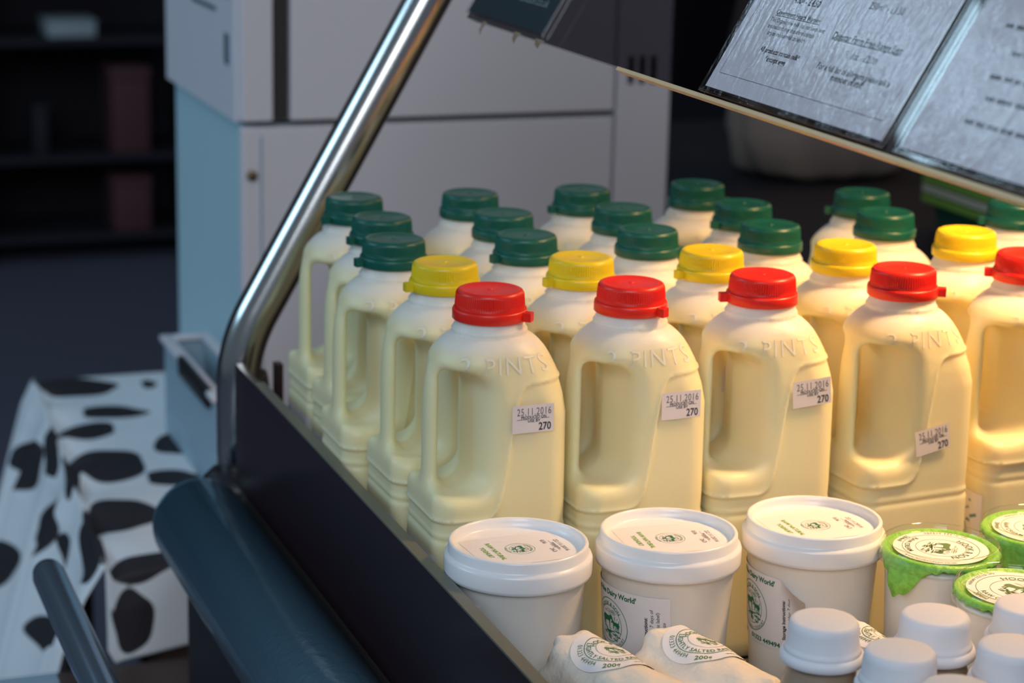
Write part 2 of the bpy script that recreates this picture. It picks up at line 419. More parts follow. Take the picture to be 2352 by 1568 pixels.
# ================================================================== BACK COUNTER WITH CRATES AND SACK (right)
bc = obj('back_counter', *box(1.02, 2.4, 1.80, 2.9, -.80, .04, .004), M['counter'])
tag(bc, 'dark counter standing behind the right end of the milk display', 'counter')
def octa(h, c, z0, z1, cx, cy, taper=1.0):
    pts = [(-h + c, -h), (h - c, -h), (h, -h + c), (h, h - c), (h - c, h), (-h + c, h), (-h, h - c), (-h, -h + c)]
    return [(cx + x * taper, cy + y * taper) for x, y in pts]
def tray(h, c, z0, z1, t=.006):
    V, F = [], []
    loops = [(h * .93, z0), (h, z1), (h - t, z1), (h * .93 - t, z0 + t)]
    for hh, z in loops:
        for x, y in octa(hh, c * hh / h, 0, 0, 0, 0): V.append((x, y, z))
    for k in range(3):
        for i in range(8): F.append((k * 8 + i, k * 8 + (i + 1) % 8, (k + 1) * 8 + (i + 1) % 8, (k + 1) * 8 + i))
    F.append(tuple(range(8))[::-1]); F.append(tuple(24 + i for i in range(8))); return V, F
def rim(h, c, z0, z1, t=.010):
    V, F = [], []
    loops = [(h, z0), (h + t, z0 + .001), (h + t, z1), (h - .002, z1)]
    for hh, z in loops:
        for x, y in octa(hh, c * hh / h, 0, 0, 0, 0): V.append((x, y, z))
    for k in range(3):
        for i in range(8): F.append((k * 8 + i, k * 8 + (i + 1) % 8, (k + 1) * 8 + (i + 1) % 8, (k + 1) * 8 + i))
    for i in range(8): F.append((24 + i, 24 + (i + 1) % 8, (i + 1) % 8, i))
    return V, F
for k, (mr, lab) in enumerate([('rim_green', 'green-rimmed plastic tray, lowest of the nested stack behind the bottles'),
                               ('rim_white', 'white-rimmed plastic tray second from the bottom of the nested stack'),
                               ('rim_green', 'green-rimmed plastic tray just under the topmost white rim'),
                               ('rim_white', 'white-rimmed dark green tray, topmost of the nested stack')]):
    t = empty('plastic_tray', (1.385, 1.975, .0405 + .0105 * k))
    obj('tray_body', *tray(.125, .06, 0, .052), M['crate_green'], t, smooth=False)
    obj('rim', *rim(.1255, .06, .0435, .0525), M[mr], t, smooth=False)
    tag(t, lab, 'tray', 'nested trays on the back counter')
# sack
V, F = lathe([(.001, 0), (.08, .0), (.115, .015), (.13, .06), (.13, .16), (.12, .26), (.09, .31), (.03, .33), (.001, .33)], 48,
             rad_fn=lambda a, j, r, z: (.006 * math.sin(5 * a + z * 30) + .004 * math.sin(11 * a)) * (1 if 0 < j < 7 else 0))
sk = obj('cloth_sack', V, F, M['sack']); sk.location = (1.345, 2.45, .04); sk.scale = (1.0, .7, 1)
tag(sk, 'blurred grey-brown cloth sack on the dark counter behind the price signs', 'sack')

# ================================================================== COW-PRINT TABLE, BIN, BOXES (left)
tb = empty('cloth_table', (.41, 2.08, -.8))
def rel(vf, o): return [(a - o[0], b - o[1], c - o[2]) for a, b, c in vf[0]], vf[1]
O = (.41, 2.08, -.8)
obj('table_top', *rel(box(.345, .478, 1.80, 2.395, -.18, -.155, .003), O), M['wood'], tb)
for x in (.365, .458):
    for y in (1.84, 2.36): obj('leg', *rel(box(x - .018, x + .018, y - .018, y + .018, -.8, -.18), O), M['wood'], tb)
# cloth: one sheet; s runs across (left skirt -> top), t runs along Y (front skirt -> top)
def build_cloth():
    X0, X1, Y0, Y1, ZT = .307, .482, 1.785, 2.405, -.150
    hl, hf = .30, .076
    ns, nt_ = 170, 260
    V, UV = [], []
    S = np.linspace(-hl, X1 - X0, ns + 1); T = np.linspace(-hf, Y1 - Y0, nt_ + 1)
    rr = .012
    for t in T:
        for s in S:
            XS = X0 + .048 * max(t, 0); x = XS + max(s, 0) * (X1 - XS) / (X1 - X0); y = Y0 + max(t, 0); z = ZT
            y_al = max(t, 0)
            if s < 0:      # left skirt: flares outward with pleats
                d = -s
                pl = math.sin(y_al * 58 + .6) * .5 + .5 * math.sin(y_al * 31 + 1.1)
                rnd_ = min(1, d / .03)
                x = XS - .004 - d * .26 - pl * .016 * min(1, d / .08) - .006 * rnd_
                z = ZT - d * .95 + .004
                y = y + .012 * math.cos(y_al * 58) * min(1, d / .1)
            else:          # the top steps down slightly in soft folds near the left edge
                e = math.exp(-s / .03)
                z = ZT - .010 * e * (0.5 + .5 * math.sin(y_al * 58 + .6)) - .003 * math.exp(-s / .008)
            if t < 0:
                d = -t
                y = Y0 - .003 - .05 * d - .004 * math.sin(s * 60) * min(1, d / .03)
                if s < 0: y -= .0; x += 0
                z -= d
            V.append((x, y, z)); UV.append((s, t))
    F = []
    n = ns + 1
    for j in range(nt_):
        for i in range(ns):
            # front skirt ends where the photo shows its vertical edge
            if T[j + 1] <= 0 and S[i] > .070: continue
            if T[j + 1] <= 0 and S[i + 1] < 0: continue
            F.append((j * n + i, j * n + i + 1, (j + 1) * n + i + 1, (j + 1) * n + i))
    me = mesh('cow_print_cloth', V, F, M['cow'])
    at = me.attributes.new('patch', 'FLOAT', 'POINT')
    at.data.foreach_set('value', np.array([patch_value(*q) for q in UV], dtype=np.float32))
    o = link('cow_print_cloth', me); md = o.modifiers.new('thick', 'SOLIDIFY'); md.thickness = .0012; md.offset = 1
    return o
cl = build_cloth()
tag(cl, 'white cloth with black cow-hide patches draped over the table beside the display', 'tablecloth')
tag(tb, 'brown wooden table hidden beneath the cow-print cloth', 'table')

bn = empty('open_bin', (.457, 2.05, -.1475))
O = (.457, 2.05, -.1475)
P = [box(.435, .440, 1.93, 2.17, -.1475, -.050, .001), box(.475, .480, 1.93, 2.17, -.1475, -.050, .001), box(.440, .475, 1.93, 1.935, -.1475, -.050), box(.440, .475, 2.165, 2.17, -.1475, -.050), box(.440, .475, 1.935, 2.165, -.1475, -.142)]
obj('shell', *rel(merge(P), O), M['bin'], bn, smooth=False)
P = [box(.430, .443, 1.925, 2.172, -.050, -.044, .002), box(.472, .484, 1.925, 2.172, -.050, -.044, .002), box(.443, .472, 2.160, 2.172, -.050, -.044, .002)]
obj('rim', *rel(merge(P), O), M['fridge'], bn)
obj('grip_strip', *rel(box(.4295, .4365, 1.95, 2.08, -.062, -.0425, .002), O), M['black'], bn)
tag(bn, 'pale blue open bin with white rim beside the white cabinet', 'bin')

gb = obj('storage_box', *box(.388, .43, 1.87, 1.99, -.80, -.186, .004), M['greenbox']); gb.location = (0, -.06, -.02)
gb.location = (0, 0, 0)
tag(gb, 'narrow green box standing under the right side of the cow-print cloth', 'box')
ct = empty('wooden_crate', (.26, 1.70, -.8))
O = (.26, 1.70, -.8)
P = [box(.10, .42, 1.62, 1.635, -.8, -.24, .002), box(.10, .42, 1.745, 1.76, -.8, -.24, .002), box(.10, .115, 1.635, 1.745, -.8, -.24), box(.405, .42, 1.635, 1.745, -.8, -.24)]
obj('sides', *rel(merge(P), O), M['wood'], ct)
obj('lid_board', *rel(box(.095, .425, 1.61, 1.765, -.24, -.232, .002), O), M['wood'], ct)
tag(ct, 'brown wooden crate in front of the cow-print cloth, lower left', 'crate')
bx = empty('leaning_board', (.10, 1.49, -.8))
O = (.10, 1.49, -.8)
obj('board', *rel(box(-.02, .214, 1.475, 1.487, -.8, -.118, .001), O), M['wood'], bx, smooth=False)
obj('pale_edge', *rel(box(-.022, .2155, 1.473, 1.489, -.118, -.1145, .001), O), M['bin'], bx, smooth=False)
tag(bx, 'brown upright board with a thin pale top edge at the bottom left corner', 'board')

# ================================================================== DISPLAY COUNTER
dc = empty('display_counter', (.95, 1.07, -.8)); O = (.95, 1.07, -.8)
obj('counter_body', *rel(box(.335, 1.55, .60, 1.60, -.80, -.045, .004), O), M['counter'], dc)
obj('display_floor', *rel(box(.3615, 1.55, .60, 1.526, -.045, -.0005, .001), O), M['mat'], dc)
obj('display_side', *rel(box(.3615, .3675, .60, 1.540, -.0005, .094, .0004), O), M['acrylic'], dc, smooth=False)
obj('side_edge_strip', *rel(box(.3613, .3690, .60, 1.48, .094, .0955, .0004), O), M['edge'], dc, smooth=False)
obj('corner_post', *rel(box(.3865, .3925, 1.515, 1.525, -.0005, .098, .001), O), M['acrylic'], dc, smooth=False)
obj('post_base', *rel(box(.338, .402, 1.528, 1.60, -.045, -.014, .004), O), M['black'], dc)
tag(dc, 'dark display counter with black side panel holding the dairy produce', 'counter')

br = empty('bumper_rail', (.3245, 1.07, -.015))
V, F = sweep([(0, y, 0) for y in (-.47, 0, .43)], .0345, 40)
P = [(V, F)]
prof = [(.0345 * math.cos(a), .43 + .026 * math.sin(a)) for a in np.linspace(0, PI / 2, 9)]
Vc, Fc = lathe([(r + 1e-5 if i == 8 else r, z) for i, (r, z) in enumerate(prof)], 40)
P.append(([(x, z, -y) for x, y, z in Vc], Fc))
obj('rail_tube', *merge(P), M['rail'], br)
obj('mounting_strip', *box(.010, .034, -.47, .42, -.034, -.012), M['rail'], br, smooth=False)
tag(br, 'thick blue-grey rounded bumper rail running along the display counter side', 'rail')

rb = empty('hand_rail', (.205, 1.2, -.02))
P = sweep([(-.002, -.45, 0), (0, 0, 0), (0, .235, 0), (0, .243, 0), (0, .2475, 0), (0, .249, 0)], [.0115, .0115, .0115, .0105, .007, .002], 28)
obj('tube', *P, M['rail2'], rb)
obj('bracket', *box(-.004, .02, -.3, -.26, -.03, -.008), M['black'], rb)
rs = obj('support_arm', *box(.004, .132, -.29, -.27, -.034, -.026), M['black'], rb)
tag(rb, 'slim blue-grey tube rail with rounded end at the bottom left', 'rail')

# pole: vertical, then leaning over the display
PX, LEAN, ZS = .3686, 29.5, .069
gp = empty('guard_post', (PX, 1.56, .0))
lean = R(LEAN)
path = [(0, 0, -.012), (0, 0, .03), (0, 0, ZS)]
rb_ = .12
for a in np.linspace(0, lean, 12)[1:]:
    path.append((rb_ * (1 - math.cos(a)), 0, ZS + rb_ * math.sin(a)))
lx, lz = path[-1][0], path[-1][2]
for d in (.1, .25, .45, .62): path.append((lx + d * math.sin(lean), 0, lz + d * math.cos(lean)))
obj('tube', *sweep(path, .0166, 40), M['steel'], gp)
obj('collar', *lathe([(.001, -.0139), (.029, -.0139), (.030, -.006), (.027, -.001), (.021, .005), (.0172, .006), (.001, .006)], 40), M['black'], gp)
V, F = lathe([(.001, -.006), (.013, -.006), (.014, -.004), (.014, .004), (.013, .006), (.001, .006)], 32)
kb = obj('clip', [(z + .016, y * .8, x * 1.5 + .062) for x, y, z in V], F, M['black'], gp)
tag(gp, 'bent stainless steel post rising from the bumper rail and leaning over the bottles', 'post')

# warm strip lamp hung over the display, above the picture
sl = empty('strip_lamp', (.885, 1.08, .60))
obj('lamp_tube', *sweep([(0, -.34, 0), (0, .34, 0)], .008, 20), mat('lamp_glow', (1, .8, .6), emit=((1.0, 0.60, 0.26), 28)), sl)
obj('lamp_hood', *merge([box(-.03, .03, -.37, .37, .022, .026), box(-.034, -.030, -.37, .37, -.004, .026), box(.030, .034, -.37, .37, -.004, .026)]), M['black'], sl, smooth=False)
tag(sl, 'warm strip lamp with black hood hanging over the milk bottles', 'lamp')

# sneeze guard panel in the post's leaning plane
sg = empty('sneeze_guard', (.50, 0, .361)); sg.rotation_euler = (0, R(31), 0)
# local axes: +x = panel normal side (down/right), y = world Y, z = up the panel
def pn(vf): return vf
obj('glass_sheet', *box(0, .005, .45, 1.4265, 0, .26, .0005), M['glass'], sg, smooth=False)
obj('edge_strip', *box(-.0004, .0056, .45, 1.16, -.0022, .0002, .0004), M['edge_glow'], sg, smooth=False)  # coloured strip for the stretch of glass edge that catches the lamp
for y, wdt, ln in ((1.388, .004, .009), (1.325, .006, .007), (1.285, .008, .005)):
    obj('tape_scrap', [(-.0006, y - wdt, 0.001), (-.0006, y + wdt, .001), (-.001, y + wdt * .5, -ln * .6), (.001, y + wdt * .1, -ln), (-.001, y - wdt * .6, -ln * .5)], [(0, 1, 2, 3, 4)], M['tape'], sg, smooth=False)
tag(sg, 'smoked glass guard sheet leaning over the bottles with orange lamp glow coloured into its lower edge', 'glass panel')

def sign(name, y_left, y_right, z0, z1, sheet, label, cat='sign', margin=.0035):
    # y_left > y_right in world Y (left in the picture is farther away)
    s = empty(name, (0, 0, 0)); s.matrix_world = Matrix.Translation((.50, 0, .361)) @ Matrix.Rotation(R(31), 4, 'Y')
    obj('sheet', *box(-.0022, -.0012, y_right, y_left, z0, z1), M[sheet], s, smooth=False)
    V, F = grid2d(y_right - margin, y_left + margin, z0 - margin, z1 + .002, 60, 30)
    rr = random.Random(len(label))
    V3 = [(-.0030 - .00012 * math.sin(v[0] * 170 + v[1] * 60) * math.sin(v[1] * 90), v[0], v[1]) for v in V]
    obj('plastic_sleeve', V3, F, M['sleeve'], s)
    obj('sleeve_seam', *merge([box(-.0032, -.0008, y_left + margin - .001, y_left + margin, z0 - margin, z1), box(-.0032, -.0008, y_right - margin, y_right - margin + .001, z0 - margin, z1),
        box(-.0032, -.0008, y_right - margin, y_left + margin, z0 - margin, z0 - margin + .001)]), M['clear'], s, smooth=False)
    tag(s, label, cat, 'signs on the glass guard')
    return s
def sgfn(x, y): return (-.0024, -x, y)
s1 = sign('price_sign', 1.043, .858, .0045, .19, 'sheet', 'white price sign reading Government Health Warning in a plastic sleeve on the glass guard')
T = [text_at('450g - £4.50', -.9888, .0615, width=.027, bold=.02),
     text_at('Government Health Warning', -.9895, .0530, width=.047, bold=.02), stroke2d(-1.013, .0510, -.966, .0510, .0004),
     text_at('This Organic raw milk has not been heat', -.986, .0485, width=.058),
     text_at('treated and may therefore contain', -.989, .0448, width=.050),
     text_at('organisms harmful to health.', -.990, .0411, width=.041),
     text_at('All products contain milk*', -.987, .0318, width=.043, bold=.02),
     text_at('*except eggs', -.987, .0275, width=.022, bold=.02),
     text_at('250ml* - £1.50', -.914, .0665, width=.032),
     text_at('Dunstar Farm Free Range Eggs', -.9138, .0478, width=.066, bold=.015), stroke2d(-.947, .0455, -.881, .0455, .0004),
     text_at('½ doz - £2.00', -.9122, .0399, width=.030),
     text_at('For a full list of allergens please ask a', -.9105, .0310, width=.070, bold=.01),
     text_at('member of staff', -.9121, .0270, width=.031, bold=.01)]
art('printed_text', merge(T), M['ink'], sgfn, s1)
art('printed_border', merge([stroke2d(-1.036, .0135, -.864, .0135, .00025), stroke2d(-1.036, .0135, -1.036, .18, .00025), stroke2d(-.864, .0135, -.864, .18, .00025)]), M['ink_grey'], sgfn, s1)
s2 = sign('price_sign', .840, .655, .0045, .19, 'sheet', 'white sign with blurred print in a shiny sleeve at the top right corner')
T = []
rr = random.Random(3)
for k, (yy, a, b) in enumerate([(.070, -.815, -.70), (.058, -.80, -.70), (.046, -.805, -.69), (.036, -.80, -.69), (.024, -.805, -.70)]):
    x = a
    while x < b:
        l = rr.uniform(.004, .012); T.append(stroke2d(x, yy, x + l, yy, .0022)); x += l + .002
art('printed_text', merge(T), M['ink_grey'], sgfn, s2)
s3 = sign('small_sign', 1.4235, 1.283, .0045, .075, 'sheet_dark', 'small dark sign with pale lettering hanging beside the steel post', margin=.002)
T = [text_at('info@hookandson.co.uk', -1.340, .0345, width=.085), text_at('www.hookandson.co.uk', -1.342, .0245, width=.088)]
art('printed_text', merge(T), M['ink_white'], sgfn, s3)

# ================================================================== MILK BOTTLE (implicit surface)
def sm_max(a, b, k):
    h = np.clip(.5 - .5 * (b - a) / k, 0, 1); return b * (1 - h) + a * h + k * h * (1 - h)
HZ = np.array([-10, 0, 1.5, 5, 10, 60, 91.5, 94, 96.5, 110, 165, 175, 183, 190, 196, 201, 204.5, 207, 208.6, 209.6, 211, 212, 213.2, 215, 217.5, 225])
HX = np.array([37, 37.5, 39.5, 41, 41.5, 41.5, 41.3, 40.4, 41.3, 41.5, 41.4, 40.8, 39.6, 37.7, 35.2, 32.3, 29.4, 26.6, 24.2, 22.6, 21.8, 22.5, 21.4, 20.6, 19.9, 19.0])
HY = np.array([29, 29.5, 31.5, 33, 33.5, 33.5, 33.3, 32.4, 33.3, 33.5, 33.4, 33.1, 32.4, 31.4, 30.2, 28.8, 27.2, 25.4, 23.6, 22.6, 21.8, 22.5, 21.4, 20.6, 19.9, 19.0])
HR = np.array([9, 9.5, 11, 12, 12.5, 12.5, 12.5, 12.5, 12.5, 12.5, 14, 18, 22, 25, 26.5, 27, 26.6, 25, 23.4, 22.6, 21.8, 22.5, 21.4, 20.6, 19.9, 19.0])
def bottle_sdf(x, y, z):
    hx, hy, r = np.interp(z, HZ, HX), np.interp(z, HZ, HY), np.interp(z, HZ, HR)
    # label panel: ridge line and shallow recess
    S = 1 / (1 + np.exp(-(x - 2) / 2.6)); zb = 105.5 + 80 * S
    dz_ = 80 * S * (1 - S) / 2.6; d = (zb - z) / np.sqrt(1 + dz_ ** 2)
    st = np.clip((d + .5) / 2.2, 0, 1); st = st * st * (3 - 2 * st)
    gate = np.clip((z - 96) / 3, 0, 1) * np.clip((190 - z) / 6, 0, 1)
    rec = gate * (0.8 * st - .8 * np.exp(-((d + 0.4) / 1.1) ** 2))
    hx2, hy2 = hx - rec, hy - rec
    r = np.minimum(r, np.minimum(hx2, hy2))
    qx, qy = np.abs(x) - hx2 + r, np.abs(y) - hy2 + r
    B = np.hypot(np.maximum(qx, 0), np.maximum(qy, 0)) + np.minimum(np.maximum(qx, qy), 0) - r
    B = np.maximum(B, np.maximum(-z, z - 224.0))
    # handle opening
    ay = np.minimum(np.abs(y), 36) / 33.5
    xb = -16.5 + 10.5 * ay ** 1.4
    xl = -45.0
    cx, cz = np.abs(x - (xl + xb) / 2) - (xb - xl) / 2, np.abs(z - 156) - 36
    rr_ = 13.5
    C = np.hypot(np.maximum(cx + rr_, 0), np.maximum(cz + rr_, 0)) - rr_ + np.minimum(np.maximum(cx + rr_, cz + rr_), 0)
    Hd = (np.sqrt(((x + 37) / 5.2) ** 2 + (y / 9) ** 2) - 1) * 5.2
    C = sm_max(C, -Hd, 8.0)
    return sm_max(B, -C, 8.0)
def surface_nets(fn, lo, hi, h):
    ax = [np.arange(lo[i], hi[i] + h, h) for i in range(3)]
    X, Y, Z = np.meshgrid(*ax, indexing='ij'); D = fn(X, Y, Z); s = D < 0
    nx, ny, nz = D.shape
    acc = np.zeros((nx - 1, ny - 1, nz - 1, 3)); cnt = np.zeros((nx - 1, ny - 1, nz - 1))
    corners = [(i, j, k) for i in (0, 1) for j in (0, 1) for k in (0, 1)]
    def sl(a, c): return a[c[0]:nx - 1 + c[0], c[1]:ny - 1 + c[1], c[2]:nz - 1 + c[2]]
    for a in corners:
        for d in range(3):
            if a[d]: continue
            b = list(a); b[d] = 1
            da, db = sl(D, a), sl(D, b); ch = (da < 0) != (db < 0)
            t = np.where(ch, da / np.where(ch, da - db, 1), 0)
            for q in range(3):
                acc[..., q] += np.where(ch, a[q] + (t if q == d else 0), 0)
            cnt += ch
    act = cnt > 0; idx = -np.ones(act.shape, dtype=np.int64); idx[act] = np.arange(act.sum())
    ijk = np.argwhere(act); P = (ijk + acc[act] / cnt[act][:, None]) * h + np.array(lo)
    F = []
    for d in range(3):
        e = [d, (d + 1) % 3, (d + 2) % 3]
        A = np.moveaxis(s, e, (0, 1, 2)); I = np.moveaxis(idx, e, (0, 1, 2))
        ch = (A[:-1] != A[1:])[:, 1:-1, 1:-1]
        q = np.argwhere(ch); i, j, k = q[:, 0], q[:, 1] + 1, q[:, 2] + 1
        quad = np.stack([I[i, j - 1, k - 1], I[i, j, k - 1], I[i, j, k], I[i, j - 1, k]], -1)
        flip = ~A[:-1][i, j, k]; quad[flip] = quad[flip][:, ::-1]; F.append(quad)
    F = np.concatenate(F); F = F[(F >= 0).all(1)]
    for _ in range(3):
        e = .05; f0 = fn(*P.T)
        G = np.stack([(fn(P[:, 0] + e, P[:, 1], P[:, 2]) - fn(P[:, 0] - e, P[:, 1], P[:, 2])), (fn(P[:, 0], P[:, 1] + e, P[:, 2]) - fn(P[:, 0], P[:, 1] - e, P[:, 2])),
                      (fn(P[:, 0], P[:, 1], P[:, 2] + e) - fn(P[:, 0], P[:, 1], P[:, 2] - e))], -1) / (2 * e)
        g2 = (G ** 2).sum(1) + 1e-6; P = P - G * np.clip(f0 / g2, -h, h)[:, None] * .8
    return P, F
def np_mesh(name, P, F, m):
    me = bpy.data.meshes.new(name); me.vertices.add(len(P)); me.vertices.foreach_set('co', P.astype(np.float32).ravel())
    me.loops.add(len(F) * 4); me.loops.foreach_set('vertex_index', F.astype(np.int32).ravel())
    me.polygons.add(len(F)); me.polygons.foreach_set('loop_start', np.arange(0, len(F) * 4, 4, dtype=np.int32))
    me.polygons.foreach_set('use_smooth', np.ones(len(F), dtype=bool))
    me.update(calc_edges=True); me.validate(); me.materials.append(m); return me
P, F = surface_nets(bottle_sdf, (-46, -38, -3), (46, 38, 228), 1.35)
body_me = np_mesh('bottle_body', P / 1000, F, M['milk'])

def hit(x=None, y=None, z=None, axis='y', off=0.0):
    # march from outside towards the bottle until its surface (mm in, m out)
    if axis == 'y':
        q = -60.0
        for _ in range(60):
            d = float(bottle_sdf(np.array(x), np.array(q), np.array(z)))
            if d < .02: break
            q += max(d * .8, .02)
        return (x / 1000, (q - off) / 1000, z / 1000)
    q = -60.0
    for _ in range(60):
        d = float(bottle_sdf(np.array(q), np.array(y), np.array(z)))
        if d < .02: break
        q += max(d * .8, .02)
    return ((q - off) / 1000, y / 1000, z / 1000)

# cap with knurled side; z origin at bottle base
capN = 180
def knurl(a, j, r, z): return (.00022 * (1 if int(round(a / (2 * PI) * capN)) % 2 else -1)) if 3 <= j <= 6 else 0
cap_vf = lathe([(.0195, .2245), (.0205, .2240), (.0206, .2246), (.0203, .2252), (.0202, .2275), (.0198, .2322), (.0196, .2332), (.0190, .2345), (.0178, .2351),
                (.0155, .2350), (.0150, .2347), (.0040, .2345), (.0016, .2346), (.0013, .2351), (.0001, .2352)], capN, rad_fn=knurl)
ring_vf = lathe([(.0203, .2178), (.0214, .2176), (.0219, .2181), (.0219, .2228), (.0215, .2240), (.0204, .2242), (.0203, .2178)], 96)
ring_vf = (ring_vf[0], [f for f in ring_vf[1] if len(f) == 4])
tab_vf = merge([box(.0205, .0262, -.0028, -.0012, .2180, .2236, .0006), box(.0205, .0262, .0012, .0028, .2180, .2236, .0006), box(.0250, .0266, -.0028, .0028, .2180, .2236, .0006)])
CAPM = {}
for c in ('red', 'yellow', 'green'):
    a = mesh('cap_' + c, *cap_vf, M[c]); a.set_sharp_from_angle(angle=R(50))
    b = mesh('ring_' + c, *ring_vf, M[c]); t_ = mesh('tab_' + c, *tab_vf, M[c], smooth=False); CAPM[c] = (a, b, t_)
# embossed PINTS on the shoulder
def emboss():
    vf = text_at('2 PINTS', 0, 0, h=.010, bold=.0, spacing=1.15)
    V = []
    for x, y in vf[0]:
        z = 196 + y * 1000; a = -PI / 2 + (x * 1000) / 31.0
        rr_ = 55.0
        for _ in range(50):
            d = float(bottle_sdf(np.array(rr_ * math.cos(a)), np.array(rr_ * math.sin(a)), np.array(z)))
            if d < .02: break
            rr_ -= max(.8 * d, .02)
        V.append((rr_ * math.cos(a), rr_ * math.sin(a), z))
    V = np.array(V); n = len(V); out = V * [1.0085, 1.0085, 1] + [0, 0, .15]; inn = V * [.98, .98, 1]
    # side walls from boundary edges
    from collections import Counter
    E_ = Counter(); dirE = {}
    for f in vf[1]:
        for a_, b_ in zip(f, f[1:] + f[:1]):
            E_[frozenset((a_, b_))] += 1; dirE[frozenset((a_, b_))] = (a_, b_)
    F2 = [tuple(f) for f in vf[1]]
    for k, c in E_.items():
        if c == 1:
            a_, b_ = dirE[k]; F2.append((b_, a_, a_ + n, b_ + n))
    return mesh('embossed', [tuple(v) for v in np.concatenate([out, inn]) / 1000], F2, M['emboss'], smooth=False)
emb_me = emboss()
# printed side label on the -X face
lab_me = mesh('bottle_label', [hit(y=v[0], z=v[1], axis='x', off=.25) for v in grid2d(-27, 27, 16, 84, 14, 18)[0]], grid2d(-27, 27, 16, 84, 14, 18)[1], M['paper'])
rr = random.Random(9); T = []
for i in range(70):
    a, b = rr.uniform(-24, 18), rr.uniform(20, 80); T.append(stroke2d(a, b, a + rr.uniform(2, 7), b + rr.uniform(-2, 3), rr.uniform(.8, 2.4)))
for q in (12, 15): T.append(([(x * 1, y + 52) for x, y in ring2d(q, q + .8)[0]], ring2d(q, q + .8)[1]))
V, F = merge(T)
labp_me = mesh('bottle_label_print', [hit(y=-v[0], z=v[1], axis='x', off=.45) for v in V], F, M['ink_blue'], smooth=False)
def sticker_meshes(cx, cz, rot, wd=25.5, ht=16.5):
    c, s = math.cos(rot), math.sin(rot)
    g = grid2d(-wd / 2, wd / 2, -ht / 2, ht / 2, 8, 5)
    y0 = min(hit(x=cx + v[0] * c - v[1] * s, z=cz + v[0] * s + v[1] * c)[1] for v in g[0])
    def fn(off): return lambda x, y: ((cx + x * c - y * s) / 1000, y0 - off / 1000, (cz + x * s + y * c) / 1000)
    a = mesh('sticker', [fn(.15)(*v) for v in g[0]], g[1], M['sticker'], smooth=False)
    T = [text_at('25.11.2016', .6, 4.4, width=21, h=4.4, spacing=1.1)]
    b = mesh('sticker_date', [fn(.25)(*v) for v in merge(T)[0]], merge(T)[1], M['ink_grey'], smooth=False)
    T = [text_at('PRODUCED ON', .3, 1.0, width=15.5, h=1.9, bold=.02), text_at('USE BY', .6, -1.1, width=7.8, h=1.8, bold=.02), stroke2d(-10, -.2, -3.3, -.2, .25), stroke2d(5, .0, 10, .0, .25),
         text_at('270', 7.2, -4.8, width=7.6, h=4.6, bold=.02)]
    d = mesh('sticker_text', [fn(.25)(*v) for v in merge(T)[0]], merge(T)[1], M['ink'], smooth=False)
    return a, b, d

def bottle(x, y, color, label, group, rot=0.0, tab=None, sticker=None, z=0.0):
    t = empty('milk_bottle', (x, y, z), R(rot))
    link('bottle_body', body_me, t)
    link('cap', CAPM[color][0], t)['label'] = color + ' ribbed screw cap'
    rg = link('tamper_ring', CAPM[color][1], t)
    if tab is not None:
        tb_ = link('pull_tab', CAPM[color][2], rg); rg.rotation_euler = (0, 0, R(tab - rot))
    link('embossed_lettering', emb_me, t)
    lb = link('side_label', lab_me, t); link('printed_pattern', labp_me, lb)
    if sticker:
        a, b, d = sticker_meshes(*sticker)
        so = link('date_sticker', a, t); so['label'] = 'small pale pink date sticker'
        link('stamped_date', b, so); link('printed_text', d, so)
    tag(t, label, 'milk bottle', group); return t
G1, G2_, G3_ = 'red-capped bottles in the front row', 'yellow-capped bottles in the second row', 'green-capped bottles in the rear rows'
bottle(.422, 1.154, 'red', 'red-capped milk bottle at the left end of the front row, behind the leftmost white tub', G1, 0, -42, (15.5, 165, R(1)))
bottle(.509, 1.149, 'red', 'red-capped milk bottle second from the left in the front row, sticker high on its right', G1, 2, -62, (19, 167, R(1)))
bottle(.596, 1.150, 'red', 'red-capped milk bottle in the middle of the front row, sticker tilted near its shoulder', G1, -1, 168, (20, 168, R(5)))
bottle(.690, 1.144, 'red', 'red-capped milk bottle fourth in the front row, tilted date sticker low on its face', G1, 5, -30, (5.5, 133, R(10)))
bottle(.792, 1.163, 'red', 'red-capped milk bottle cut off by the right edge of the picture', G1, 3, 150)
bottle(.420, 1.230, 'yellow', 'yellow-capped milk bottle at the left end of the second row, duller in the shade', G2_, 1, 185)
bottle(.507, 1.2225, 'yellow', 'yellow-capped milk bottle second from the left in the second row', G2_, 0, 190)
bottle(.596, 1.2215, 'yellow', 'yellow-capped milk bottle in the middle of the second row, between second and third red caps', G2_, 0, 188, (8, 158, R(-4)))
bottle(.689, 1.2160, 'yellow', 'bright yellow-capped milk bottle between the third and fourth red caps', G2_, -2, 20)
bottle(.791, 1.2350, 'yellow', 'yellow-capped milk bottle farthest right, under the glass edge', G2_, 2, -35)
g1 = [(.4105, 1.304, 185, 'green-capped milk bottle leftmost in the third row, behind the dull yellow cap'),
      (.498, 1.2955, 192, 'green-capped milk bottle just behind and left of the second yellow cap'),
      (.583, 1.2925, -25, 'green-capped milk bottle just behind and left of the middle yellow cap'),
      (.671, 1.2870, None, 'green-capped milk bottle just behind and left of the fourth yellow cap'),
      (.771, 1.3080, 100, 'green-capped milk bottle behind the fourth red cap, in front of the far right pair')]
g2 = [(.424, 1.374, 195, 'green-capped milk bottle second of the three left green caps, tab sticking out left'),
      (.509, 1.3680, None, 'green-capped milk bottle fourth row, second from left, between two other green caps'),
      (.597, 1.3670, 20, 'green-capped milk bottle fourth row, third from left, in front of the cabinet edge'),
      (.687, 1.3610, 190, 'green-capped milk bottle fourth row, fourth from left, against the dark background'),
      (.793, 1.3800, 160, 'green-capped milk bottle with bluish top, rearmost before the dark gap on the right')]
